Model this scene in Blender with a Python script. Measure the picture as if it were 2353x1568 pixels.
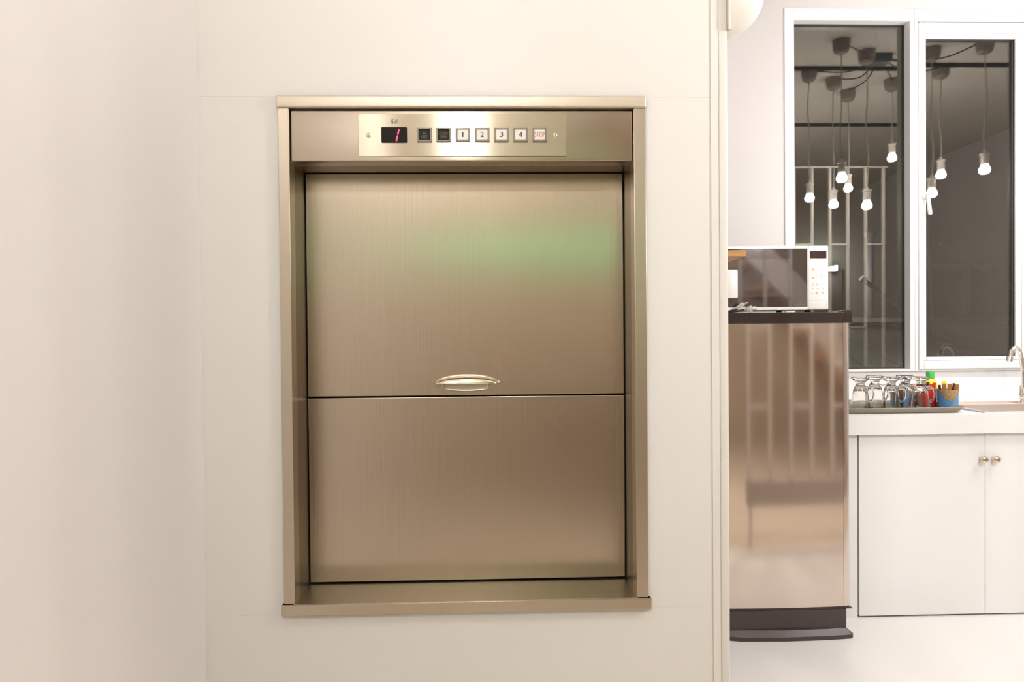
import bpy, bmesh, math, random
from mathutils import Vector, Matrix
random.seed(7)
for o in list(bpy.data.objects): bpy.data.objects.remove(o)
S = bpy.context.scene
COL = S.collection
PI = math.pi

# ------------------------------------------------------------------ camera, world, exposure
cd = bpy.data.cameras.new('camera'); cam = bpy.data.objects.new('camera', cd); COL.objects.link(cam)
cd.sensor_width = 36.0; cd.lens = 36.0*1568.7/2353; cd.clip_start = 0.02
yaw, pitch, roll = 0.02877, -0.01224, -0.00876
fw = Vector((math.sin(yaw)*math.cos(pitch), math.cos(yaw)*math.cos(pitch), math.sin(pitch)))
rt = Vector((math.cos(yaw), -math.sin(yaw), 0)); up = rt.cross(fw)
r2 = rt*math.cos(roll)+up*math.sin(roll); u2 = up*math.cos(roll)-rt*math.sin(roll)
M = Matrix((r2, u2, -fw)).transposed().to_4x4(); M.translation = Vector((0, -1.5, 1.2))
cam.matrix_world = M
S.camera = cam
w = bpy.data.worlds.new('night'); S.world = w; w.use_nodes = True
w.node_tree.nodes['Background'].inputs[0].default_value = (0.35, 0.38, 0.45, 1)
w.node_tree.nodes['Background'].inputs[1].default_value = 0.12
S.view_settings.view_transform = 'Standard'; S.view_settings.look = 'None'
S.view_settings.gamma = 1; S.view_settings.use_curve_mapping = False
S.view_settings.exposure = 0.16
S.cycles.adaptive_threshold = 0.05; S.cycles.max_bounces = 8; S.cycles.diffuse_bounces = 3; S.cycles.glossy_bounces = 4; S.cycles.transmission_bounces = 8
S.cycles.caustics_reflective = False; S.cycles.caustics_refractive = False; S.cycles.sample_clamp_indirect = 6.0
BULB_W = 7.4       # each of the nine bare bulbs by the window
GLOBE_W = 38.0      # globe pendant behind the viewer
DOME_FILL_W = 2.0       # added fill lamp on the ceiling before the hatch
SIDE_FILL_W = 46.0       # added fill globe near the screen, brightens the left wall
WARM = (1.0, 0.99, 0.98)

# ------------------------------------------------------------------ materials
def lin(c):
    if isinstance(c, str):
        c = [int(c[i:i+2], 16)/255 for i in (0, 2, 4)]
        c = [x/12.92 if x <= .04045 else ((x+.055)/1.055)**2.4 for x in c]
    return (c[0], c[1], c[2], 1)
def mat(name, col, rough=.5, metal=0, spec=.5, emit=None, es=0, trans=0, ior=1.5, coat=0, noise=0, nscale=20, bump=0, bscale=200, aniso=0, tangent=None, stretch=None, croughness=.05):
    m = bpy.data.materials.new(name); m.use_nodes = True
    nt = m.node_tree; b = nt.nodes['Principled BSDF']; I = b.inputs
    I['Base Color'].default_value = lin(col); I['Roughness'].default_value = rough
    I['Metallic'].default_value = metal; I['Specular IOR Level'].default_value = spec
    I['Transmission Weight'].default_value = trans; I['IOR'].default_value = ior
    I['Coat Weight'].default_value = coat; I['Coat Roughness'].default_value = croughness
    if emit is not None:
        I['Emission Color'].default_value = lin(emit); I['Emission Strength'].default_value = es
    tc = None
    if noise or bump:
        tc = nt.nodes.new('ShaderNodeNewGeometry')
        mp = nt.nodes.new('ShaderNodeMapping'); nt.links.new(tc.outputs['Position'], mp.inputs['Vector'])
        if stretch: mp.inputs['Scale'].default_value = stretch
    if noise:
        n = nt.nodes.new('ShaderNodeTexNoise'); n.inputs['Scale'].default_value = nscale; n.inputs['Detail'].default_value = 2
        nt.links.new(mp.outputs[0], n.inputs['Vector'])
        mr = nt.nodes.new('ShaderNodeMapRange'); mr.inputs['To Min'].default_value = 1-noise; mr.inputs['To Max'].default_value = 1+noise
        nt.links.new(n.outputs['Fac'], mr.inputs['Value'])
        vm = nt.nodes.new('ShaderNodeVectorMath'); vm.operation = 'SCALE'
        vm.inputs[0].default_value = lin(col)[:3]; nt.links.new(mr.outputs[0], vm.inputs['Scale'])
        nt.links.new(vm.outputs[0], I['Base Color'])
    if bump:
        n2 = nt.nodes.new('ShaderNodeTexNoise'); n2.inputs['Scale'].default_value = bscale; n2.inputs['Detail'].default_value = 1
        nt.links.new(mp.outputs[0], n2.inputs['Vector'])
        bp = nt.nodes.new('ShaderNodeBump'); bp.inputs['Strength'].default_value = bump; bp.inputs['Distance'].default_value = .002
        nt.links.new(n2.outputs['Fac'], bp.inputs['Height']); nt.links.new(bp.outputs[0], I['Normal'])
    if aniso:
        I['Anisotropic'].default_value = aniso
        cx = nt.nodes.new('ShaderNodeCombineXYZ')
        for i in range(3): cx.inputs[i].default_value = tangent[i]
        nt.links.new(cx.outputs[0], I['Tangent'])
    return m
def glass_mat(name, tint, fac, rough=0.0):
    # clear pane: mostly see-through, mirror-like share as on coated window glass
    m = bpy.data.materials.new(name); m.use_nodes = True; nt = m.node_tree
    nt.nodes.remove(nt.nodes['Principled BSDF']); out = nt.nodes['Material Output']
    tr = nt.nodes.new('ShaderNodeBsdfTransparent'); tr.inputs[0].default_value = lin(tint)
    gl = nt.nodes.new('ShaderNodeBsdfGlossy'); gl.inputs['Roughness'].default_value = rough; gl.inputs[0].default_value = (1, .91, .83, 1)
    mx = nt.nodes.new('ShaderNodeMixShader'); mx.inputs[0].default_value = fac
    nt.links.new(tr.outputs[0], mx.inputs[1]); nt.links.new(gl.outputs[0], mx.inputs[2]); nt.links.new(mx.outputs[0], out.inputs[0])
    return m
def glow_mat(name, es):
    # glowing clear shell: gives off light and lets the lamp inside shine through
    m = bpy.data.materials.new(name); m.use_nodes = True; nt = m.node_tree
    nt.nodes.remove(nt.nodes['Principled BSDF']); out = nt.nodes['Material Output']
    tr = nt.nodes.new('ShaderNodeBsdfTransparent'); em = nt.nodes.new('ShaderNodeEmission')
    em.inputs[0].default_value = lin(WARM); em.inputs[1].default_value = es
    ad = nt.nodes.new('ShaderNodeAddShader'); nt.links.new(tr.outputs[0], ad.inputs[0]); nt.links.new(em.outputs[0], ad.inputs[1]); nt.links.new(ad.outputs[0], out.inputs[0])
    m.cycles.emission_sampling = 'NONE'
    return m
def lamp_light(name, loc, watt, r, parent):
    ld = bpy.data.lights.new(name, 'POINT'); ld.energy = watt; ld.color = WARM; ld.shadow_soft_size = r
    o = bpy.data.objects.new(name, ld); COL.objects.link(o); o.location = Vector(loc)-wloc(parent); o.parent = parent
STEEL = (.56, .49, .40)
X, Z = (1, 0, 0), (0, 0, 1)
MT = dict(
    wall=mat('cream_paint', (.795, .775, .740), .42, noise=.015, nscale=3),
    wall_l=mat('rose_cream_paint', (.82, .775, .74), .4, noise=.01, nscale=3),
    trim=mat('trim_paint', (.80, .77, .725), .4),
    kwall=mat('white_kitchen_paint', (.64, .61, .60), .45, noise=.01, nscale=4),
    ceil=mat('ceiling_paint', (.74, .69, .63), .7),
    backw=mat('tan_wall', (.49, .395, .30), .6, noise=.12, nscale=2),
    floorw=mat('white_gloss_floor', (.80, .77, .745), .16, noise=.01, nscale=4),
    floort=mat('tan_wood_floor', (.62, .53, .44), .5, noise=.15, nscale=3, stretch=(1, 6, 1)),
    steel_v=mat('steel_vertical_grain', STEEL, .25, 1, noise=.03, nscale=4, stretch=(90, 8, 1.5), bump=.06, bscale=3, aniso=.72, tangent=X),
    steel_h=mat('steel_horizontal_grain', STEEL, .27, 1, noise=.03, nscale=4, stretch=(1.5, 8, 90), aniso=.85, tangent=Z),
    steel_shade=mat('steel_recess_shade', (.33, .285, .215), .36, 1, noise=.03, nscale=30),  # hatch steel darkened to paint in the shade of the recess
    steel_r=mat('steel_rolled', (.70, .63, .53), .5, 1, noise=.05, nscale=6, stretch=(2, 8, 30)),
    steel_s=mat('steel_satin', STEEL, .34, 1, noise=.03, nscale=30),
    steel_plate=mat('steel_control_plate', (.52, .48, .39), .19, 1, noise=.02, nscale=4, stretch=(1.5, 8, 90), aniso=.95, tangent=Z),
    steel_p=mat('steel_handle', (.78, .72, .60), .16, 1),
    gap=mat('dark_gap', (.012, .008, .005), .8),
    blackp=mat('black_window_plastic', (.010, .007, .006), .5, spec=.15),
    bezel=mat('button_bezel', (.20, .17, .135), .4, .3),
    capw=mat('button_white', (.78, .73, .66), .35),
    capd=mat('button_dark', (.018, .014, .011), .5, spec=.2),
    ink=mat('ink_black', (.05, .045, .04), .5),
    inkg=mat('ink_grey', (.15, .135, .11), .5),
    inkr=mat('ink_red', (.42, .10, .06), .5),
    led=mat('led_red', (.4, .0, .01), .4, emit=(1, .02, .06), es=6),
    chrome=mat('chrome', (.82, .78, .74), .08, 1),
    white=mat('white_lacquer', (.88, .86, .85), .3, noise=.008, nscale=6),
    pvc=mat('white_window_plastic', (.86, .845, .83), .3),
    gasket=mat('dark_gasket', (.05, .035, .03), .5),
    pane=glass_mat('window_glass', (.84, .87, .85), .120),
    worktop=mat('white_worktop', (.82, .80, .78), .3, noise=.01, nscale=8),
    fridge=mat('fridge_steel', (.72, .635, .565), .085, 1, noise=.02, nscale=3, stretch=(80, 80, 1.5), aniso=.6, tangent=Z),
    fdark=mat('brown_gloss_plastic', (.035, .022, .020), .12),
    fbase=mat('brown_plastic', (.060, .042, .040), .35),
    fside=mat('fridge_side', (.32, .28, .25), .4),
    mww=mat('microwave_white', (.85, .82, .80), .3),
    mwglass=mat('microwave_glass', (.03, .020, .018), .04, spec=1.0, coat=1, ior=1.9),
    mwmesh=mat('microwave_inner_screen', (.085, .066, .06), .05, spec=1.0, coat=1, ior=1.9),
    mwdisp=mat('display_glass', (.055, .03, .03), .1),
    orange=mat('orange_print', (.85, .42, .10), .5),
    greyp=mat('grey_print', (.52, .50, .50), .5),
    redp=mat('red_print', (.75, .35, .30), .5),
    plug=mat('plug_plastic', (.60, .56, .50), .4),
    brass=mat('pin_metal', (.75, .66, .50), .2, 1),
    cord=mat('dark_cord', (.04, .03, .03), .5),
    cordw=mat('grey_cord', (.45, .42, .37), .6),
    glass=mat('clear_glass', (1, .985, .97), .0, trans=1, ior=1.45),
    tray=mat('olive_grey_tray', (.27, .235, .18), .45),
    blue=mat('blue_glaze', (.10, .28, .60), .15),
    red=mat('red_glaze', (.52, .022, .015), .15),
    drip=mat('brown_speckled_glaze', (.36, .24, .12), .25, noise=.75, nscale=170),
    clay=mat('cup_inside', (.45, .26, .12), .4),
    green=mat('green_cap', (.06, .50, .09), .35),
    yellow=mat('yellow_plastic', (.90, .70, .03), .35),
    sred=mat('sachet_red', (.62, .05, .02), .35),
    sbrown=mat('sachet_brown', (.33, .14, .03), .4),
    sdark=mat('sachet_dark', (.10, .03, .02), .4),
    swhite=mat('sachet_white', (.8, .76, .7), .4),
    dkplastic=mat('dark_plastic', (.05, .04, .035), .5),
    sink=mat('sink_steel', (.82, .73, .67), .42, 1),
    knob=mat('knob_nickel', (.74, .62, .48), .16, 1),
    lampw=mat('lamp_white', (.80, .75, .68), .4),
    cup=mat('ceiling_cup_plastic', (.30, .25, .21), .5),
    bulb=glow_mat('lit_bulb', 10),
    dome=glow_mat('lit_dome', 4),
    globe=glow_mat('lit_globe', 10),
    track=mat('dark_track', (.03, .025, .025), .5),
    jbox=mat('grey_box', (.10, .10, .11), .5),
    barw=mat('bar_paint', (.62, .56, .50), .4),
    wood=mat('oak_wood', (.50, .25, .09), .35, noise=.2, nscale=8, stretch=(2, 20, 20)),
    stair=mat('stair_paint', (.40, .33, .29), .5),
    dark=mat('dark_top', (.02, .014, .012), .4),
    bluef=mat('blue_fabric', (.03, .07, .20), .7),
    greenp=mat('green_lit_panel', (.05, .3, .12), .5, emit=(.25, .80, .38), es=1.7),
    deck=mat('deck_board', (.26, .25, .22), .6, noise=.2, nscale=6),
    facade=mat('outdoor_facade', (.28, .26, .23), .8, noise=.1, nscale=2),
    facaded=mat('outdoor_dark', (.06, .06, .06), .7),
    pipe=mat('outdoor_pipe', (.30, .30, .29), .5),
    flood=mat('lit_flood', (1, 1, 1), .4, emit=(1, .97, .92), es=40),
)

# ------------------------------------------------------------------ mesh helpers
def BM(): return bmesh.new()
def box(bm, x0, x1, y0, y1, z0, z1, bev=0, seg=2):
    t = bmesh.new()
    bmesh.ops.create_cube(t, size=1)
    for v in t.verts:
        v.co = Vector(((x0+x1)/2+v.co.x*(x1-x0), (y0+y1)/2+v.co.y*(y1-y0), (z0+z1)/2+v.co.z*(z1-z0)))
    if bev: bmesh.ops.bevel(t, geom=t.edges[:], offset=bev, segments=seg, affect='EDGES', profile=.5)
    return merge(bm, t)
def merge(bm, t):
    me = bpy.data.meshes.new('tmp'); t.to_mesh(me); t.free(); bm.from_mesh(me); bpy.data.meshes.remove(me); return bm
def cyl(bm, a, b, r0, r1=None, n=20, caps=True):
    r1 = r0 if r1 is None else r1
    a, b = Vector(a), Vector(b); d = b-a
    t = bmesh.new(); bmesh.ops.create_cone(t, cap_ends=caps, segments=n, radius1=r0, radius2=r1, depth=d.length)
    q = Vector((0, 0, 1)).rotation_difference(d.normalized())
    bmesh.ops.transform(t, matrix=Matrix.Translation((a+b)/2) @ q.to_matrix().to_4x4(), verts=t.verts)
    return merge(bm, t)
def lathe(bm, prof, c=(0, 0, 0), n=32, axis='z', close=False):
    # prof: list of (radius, height); axis z or y(-y facing out)
    rings = []
    c = Vector(c)
    for r, h in prof:
        ring = []
        for k in range(n):
            a = 2*PI*k/n
            p = Vector((r*math.cos(a), r*math.sin(a), h))
            if axis == 'y': p = Vector((p.x, -p.z, p.y))
            if axis == 'x': p = Vector((p.z, p.x, p.y))
            ring.append(bm.verts.new(c+p))
        rings.append(ring)
    prs = list(zip(rings[:-1], rings[1:])) + ([(rings[-1], rings[0])] if close else [])
    for A, B in prs:
        for k in range(n):
            bm.faces.new((A[k], A[(k+1) % n], B[(k+1) % n], B[k]))
    if not close:
        if prof[0][0] > 1e-5: bm.faces.new(rings[0][::-1])
        if prof[-1][0] > 1e-5: bm.faces.new(rings[-1])
    bmesh.ops.remove_doubles(bm, verts=bm.verts, dist=1e-6)
    bmesh.ops.recalc_face_normals(bm, faces=bm.faces)
    return bm
def smooth_path(pts, sub=8):
    pts = [Vector(p) for p in pts]; out = []
    for i in range(len(pts)-1):
        p0 = pts[max(i-1, 0)]; p1 = pts[i]; p2 = pts[i+1]; p3 = pts[min(i+2, len(pts)-1)]
        for k in range(sub):
            t = k/sub
            out.append(.5*((2*p1)+(-p0+p2)*t+(2*p0-5*p1+4*p2-p3)*t*t+(-p0+3*p1-3*p2+p3)*t**3))
    out.append(pts[-1]); return out
def tube(bm, pts, r, n=10, sub=8):
    P = smooth_path(pts, sub) if sub else [Vector(p) for p in pts]
    N = len(P); rr = r if callable(r) else (lambda t: r)
    tan = [(P[min(i+1, N-1)]-P[max(i-1, 0)]).normalized() for i in range(N)]
    ref = Vector((0, 0, 1)) if abs(tan[0].z) < .9 else Vector((1, 0, 0))
    nrm = (ref-tan[0]*ref.dot(tan[0])).normalized(); rings = []
    for i in range(N):
        nrm = (nrm-tan[i]*nrm.dot(tan[i])).normalized(); bn = tan[i].cross(nrm)
        rad = rr(i/(N-1))
        rings.append([bm.verts.new(P[i]+nrm*rad*math.cos(2*PI*k/n)+bn*rad*math.sin(2*PI*k/n)) for k in range(n)])
    for A, B in zip(rings[:-1], rings[1:]):
        for k in range(n): bm.faces.new((A[k], A[(k+1) % n], B[(k+1) % n], B[k]))
    bm.faces.new(rings[0][::-1]); bm.faces.new(rings[-1])
    bmesh.ops.recalc_face_normals(bm, faces=bm.faces)
    return bm
def prism(bm, poly, y0, y1, axis='y'):
    # poly of (x,z) extruded along y ; axis 'x': poly of (y,z) along x ; axis 'z': poly (x,y) along z
    def P(p, h):
        return {'y': (p[0], h, p[1]), 'x': (h, p[0], p[1]), 'z': (p[0], p[1], h)}[axis]
    a = [bm.verts.new(P(p, y0)) for p in poly]; b = [bm.verts.new(P(p, y1)) for p in poly]
    bm.faces.new(a); bm.faces.new(b[::-1])
    for i in range(len(poly)):
        j = (i+1) % len(poly); bm.faces.new((a[i], b[i], b[j], a[j]))
    bmesh.ops.recalc_face_normals(bm, faces=bm.faces)
    return bm
def rrect(x0, x1, z0, z1, r, n=5):
    out = []
    for cx, cz, a0 in ((x1-r, z1-r, 0), (x0+r, z1-r, PI/2), (x0+r, z0+r, PI), (x1-r, z0+r, 1.5*PI)):
        for k in range(n+1):
            a = a0+PI/2*k/n; out.append((cx+r*math.cos(a), cz+r*math.sin(a)))
    return out
def ring_frame(bm, x0, x1, z0, z1, wl, wr, wb, wt, y0, y1, bev=0):
    # four bars around an opening, mitre-free
    box(bm, x0, x0+wl, y0, y1, z0, z1, bev); box(bm, x1-wr, x1, y0, y1, z0, z1, bev)
    box(bm, x0+wl, x1-wr, y0, y1, z0, z0+wb, bev); box(bm, x0+wl, x1-wr, y0, y1, z1-wt, z1, bev)
    return bm
def wloc(o):
    l = Vector((0, 0, 0))
    while o: l += o.location; o = o.parent
    return l
def link_mesh(name, me, m, parent, smooth):
    if smooth is not None:
        for p in me.polygons: p.use_smooth = True
        me.set_sharp_from_angle(angle=math.radians(smooth))
    me.materials.append(MT[m] if isinstance(m, str) else m)
    vs = [v.co for v in me.vertices]
    lo = Vector((min(v.x for v in vs), min(v.y for v in vs), min(v.z for v in vs))); hi = Vector((max(v.x for v in vs), max(v.y for v in vs), max(v.z for v in vs)))
    c = Vector(((lo.x+hi.x)/2, (lo.y+hi.y)/2, lo.z))
    me.transform(Matrix.Translation(-c))
    o = bpy.data.objects.new(name, me); COL.objects.link(o)
    o.location = c-wloc(parent) if parent else c
    o.parent = parent
    return o
def obj(name, bm, m, parent=None, smooth=21):
    me = bpy.data.meshes.new(name); bm.to_mesh(me); bm.free()
    return link_mesh(name, me, m, parent, smooth)
def text(name, s, m, x0, x1, z0, z1, y, parent, spacing=1.0, line=.8):
    cu = bpy.data.curves.new(name, 'FONT'); cu.body = s; cu.align_x = 'CENTER'; cu.extrude = .02; cu.resolution_u = 4; cu.space_line = line
    o = bpy.data.objects.new('t', cu); COL.objects.link(o); bpy.context.view_layer.update()
    me = bpy.data.meshes.new_from_object(o.evaluated_get(bpy.context.evaluated_depsgraph_get()))
    bpy.data.objects.remove(o); bpy.data.curves.remove(cu)
    xs = [v.co.x for v in me.vertices]; ys = [v.co.y for v in me.vertices]
    for v in me.vertices:
        fx = (v.co.x-min(xs))/(max(xs)-min(xs)); fz = (v.co.y-min(ys))/(max(ys)-min(ys))
        v.co = Vector((x0+fx*(x1-x0), y-(.0003 if v.co.z > 0 else 0), z0+fz*(z1-z0)))
    me.name = name
    return link_mesh(name, me, m, parent, None)
def thing(name, loc, label, cat, group=None):
    o = bpy.data.objects.new(name, None); COL.objects.link(o); o.location = loc; o.empty_display_size = .05
    return tag(o, label, cat, group)
def tag(o, label=None, cat=None, group=None, kind=None):
    if label: o['label'] = label
    if cat: o['category'] = cat
    if group: o['group'] = group
    if kind: o['kind'] = kind
    return o
def struct(name, bm=None, m=None, label=None, loc=(0, 0, 0), smooth=None):
    if bm is None:
        o = bpy.data.objects.new(name, None); COL.objects.link(o); o.location = loc
    else: o = obj(name, bm, m, None, smooth)
    o['kind'] = 'structure'
    if label: o['label'] = label
    return o

# ------------------------------------------------------------------ the room
CZ = 2.97          # ceiling height
XL = -.630         # face of the left wall
XE = .523          # end of the dumbwaiter wall
YB = 1.85          # kitchen back wall
XR, YR = 4.6, -3.4
struct('floor', box(BM(), XE-.3, XR+.1, .04, YB+.15, -.06, 0), 'floorw', 'glossy white kitchen floor')
struct('floor_room', box(BM(), XL-.1, XR+.1, YR-.1, .04, -.06, 0), 'floort', 'tan wooden floor of the room behind the viewer')
struct('ceiling', box(BM(), XL-.1, XR+.1, YR-.1, YB+.15, CZ, CZ+.06), 'ceil', 'plain ceiling')
struct('wall_left', box(BM(), XL-.12, XL, YR, .12, 0, CZ), 'wall_l', 'plain rosy cream side wall')
struct('wall_behind', box(BM(), XL-.1, XR+.1, YR-.1, YR, 0, CZ), 'backw', 'tan wall at the far end of the room')
struct('wall_right', box(BM(), XR, XR+.1, YR, YB+.1, 0, CZ), 'kwall', 'white side wall of the kitchen')
# dumbwaiter wall: boards with hairline joints, level with the top and foot of the steel frame
WF = struct('wall_front', box(BM(), XL, XE-.045, .03, .11, 1.78, CZ), 'wall', 'cream boarded wall around the steel dumbwaiter hatch')
DX0, DX1, DZ0, DZ1 = -.4585, .3390, .5900, 1.7130     # hole behind the frame
g = .0002
for nm, a in (('wall_panel', (XL, XE-.0371, 1.7162+g, CZ)), ('wall_panel', (XL, XE-.0371, 0, .5868-g)),
              ('wall_panel', (XL, DX0, .5868, 1.7162)), ('wall_panel', (DX1, XE-.0371, .5868, 1.7162))):
    obj(nm, box(BM(), a[0], a[1], 0, .03, a[2], a[3], .0003, 1), 'wall', WF, None)
T = struct('trim_1', None, None, 'narrow painted corner strip at the end of the dumbwaiter wall', (XE-.02, 0, 0))
obj('trim_strip', box(BM(), XE-.0370, XE-.0195, -.002, .14, 0, CZ, .0006), 'trim', T)
obj('corner_bead', box(BM(), XE-.0195, XE, -.004, .14, 0, CZ, .004, 3), 'trim', T)
struct('wall_shaft', box(BM(), XE-.10, XE, .14, YB, 0, CZ), 'kwall', 'white side of the lift shaft')

# ------------------------------------------------------------------ dumbwaiter
DW = thing('dumbwaiter', (-.06, .05, .5877), 'brushed steel dumbwaiter hatch with numbered floor buttons set in the cream wall', 'dumbwaiter')
ox0, ox1, oz0, oz1 = -.4610, .3414, .5877, 1.7160
ix0, ix1, iz0, iz1 = -.4345, .3133, .6125, 1.5758
dp = .1097
obj('header_trim', box(BM(), ox0-.001, ox1, -.012, .03, 1.6892, oz1, .0045, 4), 'steel_r', DW, 30)
bm = BM(); box(bm, ox0+.0025, ix0-.001, -.008, .05, iz0-.0005, 1.689, .0012); box(bm, ix0-.0022, ix0, -.0088, .03, iz0, 1.687, .0006)
obj('jamb', bm, 'steel_s', DW)
bm = BM(); box(bm, ix1+.001, ox1-.0015, -.008, .05, iz0-.0005, 1.689, .0012); box(bm, ix1, ix1+.0022, -.0088, .03, iz0, 1.687, .0006)
obj('jamb', bm, 'steel_s', DW)
obj('fascia', box(BM(), ix0+.0015, ix1-.0012, -.003, .045, iz1, 1.6858, .003, 3), 'steel_h', DW)
obj('shadow_gap', box(BM(), ix0-.004, ix1+.004, .006, .05, 1.58, 1.694), 'gap', DW)
obj('soffit', box(BM(), ix0-.002, ix1+.002, .008, dp+.002, iz1+.0005, iz1+.004), 'steel_shade', DW)
obj('side_liner', box(BM(), ix0-.004, ix0-.0004, .002, dp+.004, iz0-.002, iz1+.003), 'steel_shade', DW)
obj('side_liner', box(BM(), ix1+.0004, ix1+.004, .002, dp+.004, iz0-.002, iz1+.003), 'steel_shade', DW)
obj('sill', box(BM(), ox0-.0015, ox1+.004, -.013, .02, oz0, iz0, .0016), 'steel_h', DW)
obj('sill_top', box(BM(), ix0-.003, ix1+.003, -.011, dp+.004, iz0-.006, iz0+.0006, .0005, 1), 'steel_shade', DW)
obj('back_plate', box(BM(), ix0-.01, ix1+.01, dp+.012, dp+.02, iz0-.01, iz1+.02), 'gap', DW)
ZS = 1.0508
UD = obj('upper_door', box(BM(), ix0+.0022, ix1-.0022, dp, dp+.010, ZS+.0028, iz1-.0015, .0012), 'steel_v', DW)
LD = obj('lower_door', box(BM(), ix0+.0022, ix1-.0022, dp-.0005, dp+.010, iz0+.0042, ZS-.0010, .0016), 'steel_v', DW)
# recessed oval pull handle: a hood over a shallow dish
hx, hz, ha, hb = -.0608, 1.0826, .0748, .0198
def oval_hood(up_):
    bm = BM(); n, k_ = 40, 10; rows = []
    for j in range(k_+1):
        t = j/k_; row = []
        for i in range(n+1):
            a = PI*i/n if up_ else PI+PI*i/n
            if up_:   # bulging hood from outer rim to the lip
                rr = math.cos(t*PI/2); dep = .026*math.sin(t*PI/2)*math.sin(a)**.6 if 0 < i < n else 0
                x = hx+ha*math.cos(a); zt = hb*math.sin(a)
                z = hz+zt*rr*1.0-.001*t
                y = dp-.001-dep
            row.append(bm.verts.new((x, y, z)))
        rows.append(row)
    for A, B in zip(rows[:-1], rows[1:]):
        for i in range(n): bm.faces.new((A[i], A[i+1], B[i+1], B[i]))
    bmesh.ops.remove_doubles(bm, verts=bm.verts, dist=1e-6)
    bmesh.ops.recalc_face_normals(bm, faces=bm.faces)
    g_ = bmesh.ops.solidify(bm, geom=bm.faces[:], thickness=.0012)
    return bm
HD = obj('handle', oval_hood(True), 'steel_p', UD, 60)
bm = BM(); lathe(bm, [(.0, .0015), (.6, .0012), (.92, .0020), (1.0, .0032), (1.03, .0020), (1.04, 0)], n=48, axis='y')
for v in bm.verts: v.co = Vector((hx+v.co.x*ha, dp+v.co.y, hz+v.co.z*hb))
obj('handle_dish', bm, 'steel_s', UD, 50)
for sx in (-.0545, .0495):
    obj('handle_lug', box(BM(), hx+sx-.0012, hx+sx+.0012, dp-.019, dp, hz-.010, hz+.003, .0005), 'steel_p', UD)
# control plate
CP = obj('control_plate', box(BM(), -.2868, .1652, -.0050, .002, 1.5853, 1.6777, .0007), 'steel_plate', DW)
py = -.0050
for x in (-.2643, .1412):
    s = obj('screw', lathe(BM(), [(0, .0026), (.0028, .0022), (.0048, .0010), (.0056, 0)], (x, py, 1.6311), 20, 'y'), 'chrome', DW)
    obj('screw_slot', box(BM(), x-.0004, x+.0022, py-.0029, py-.002, 1.6302, 1.6318), 'ink', s)
D = obj('floor_display', prism(BM(), rrect(-.2368, -.1812, 1.6148, 1.6486, .002), py-.0012, py), 'blackp', DW)
def seg(x, z0, z1, sl=.0029):
    h = z1-z0
    return prism(BM(), [(x-.0013, z0+.001), (x, z0), (x+.0013, z0+.001), (x+sl+.0013-.0004, z1-.001), (x+sl, z1), (x+sl-.0017, z1-.001)], py-.0020, py-.0011)
obj('lit_segment', seg(-.2044, 1.6176, 1.6303), 'led', D); obj('lit_segment', seg(-.2010, 1.6318, 1.6446), 'led', D)
# little five-bar emblem
bm = BM()
for i, (zb, zt) in enumerate(((1.6568, 1.6650), (1.6562, 1.6634), (1.6562, 1.6610), (1.6562, 1.6634), (1.6568, 1.6650))):
    x = -.2150+.0031*i; box(bm, x-.0006, x+.0006, py-.0003, py, zb, zt)
box(bm, -.2150+.0062-.0012, -.2150+.0062+.0012, py-.0003, py, 1.6562, 1.6600); box(bm, -.2150+.0062-.0005, -.2150+.0062+.0005, py-.0003, py, 1.6640, 1.6662); box(bm, -.2150+.0031-.0005, -.2150+.0031+.0005, py-.0003, py, 1.6640, 1.6668)
obj('emblem', bm, 'ink', DW, None)
for i, (x, s, dark, ink) in enumerate(((-.1434, 'IN\nUSE', 1, 'inkg'), (-.1017, 'DOOR\nOPEN', 1, 'inkg'), (-.0599, '1', 0, 'ink'), (-.0181, '2', 0, 'ink'), (.0238, '3', 0, 'ink'), (.0657, '4', 0, 'ink'), (.1077, 'STOP', 0, 'inkr'))):
    zc = 1.6314; b = .0160
    bm = BM(); ring_frame(bm, x-b, x+b, zc-b+.001, zc+b-.001, .0036, .0036, .0040, .0030, py-.0042, py, .0006)
    B = obj('button', bm, 'bezel', DW)
    hw = b-.0038
    obj('button_cap', box(BM(), x-hw, x+hw, py-(.0034 if not dark else .0022), py, zc-b+.0054, zc+b-.0044, .0005), 'capd' if dark else 'capw', B)
    yy = py-(.0034 if not dark else .0022)
    if len(s) == 1:
        wd = .0016 if s == '1' else .0037
        text('numeral', s, ink, x-wd, x+(.0012 if s == '1' else wd), zc-.0052, zc+.0060, yy, B)
    elif s == 'STOP': text('lettering', s, ink, x-.0112, x+.0112, zc-.0050, zc+.0062, yy, B)
    elif s == 'IN\nUSE': text('lettering', s, ink, x-.0062, x+.0062, zc-.0078, zc+.0064, yy, B)
    else: text('lettering', s, ink, x-.0090, x+.0090, zc-.0078, zc+.0066, yy, B)

# ------------------------------------------------------------------ kitchen back wall and windows
WX0, WX1, WZ0, WZ1 = 1.4540, 2.735, .9900, 2.7880
bm = BM()
box(bm, XE, WX0, YB, YB+.12, 0, CZ); box(bm, WX1, XR, YB, YB+.12, 0, CZ); box(bm, WX0, WX1, YB, YB+.12, 0, WZ0); box(bm, WX0, WX1, YB, YB+.12, WZ1, CZ)
struct('wall_back', bm, 'kwall', 'white kitchen wall with the windows')
struct('trim_2', box(BM(), 1.30, 3.4, YB-.004, YB, .845, .9570, .0015), 'white', 'low white splashback strip behind the worktop')
W1 = struct('window_1', None, None, 'tall fixed window pane in a deep white plastic frame', ((1.5+2.08)/2, YB, WZ0))
bm = BM(); ring_frame(bm, WX0, 2.1065, WZ0, WZ1, .0475, .0237, .0120, .0580, YB-.006, YB+.05, .0012)
obj('window_frame', bm, 'pvc', W1)
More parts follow.
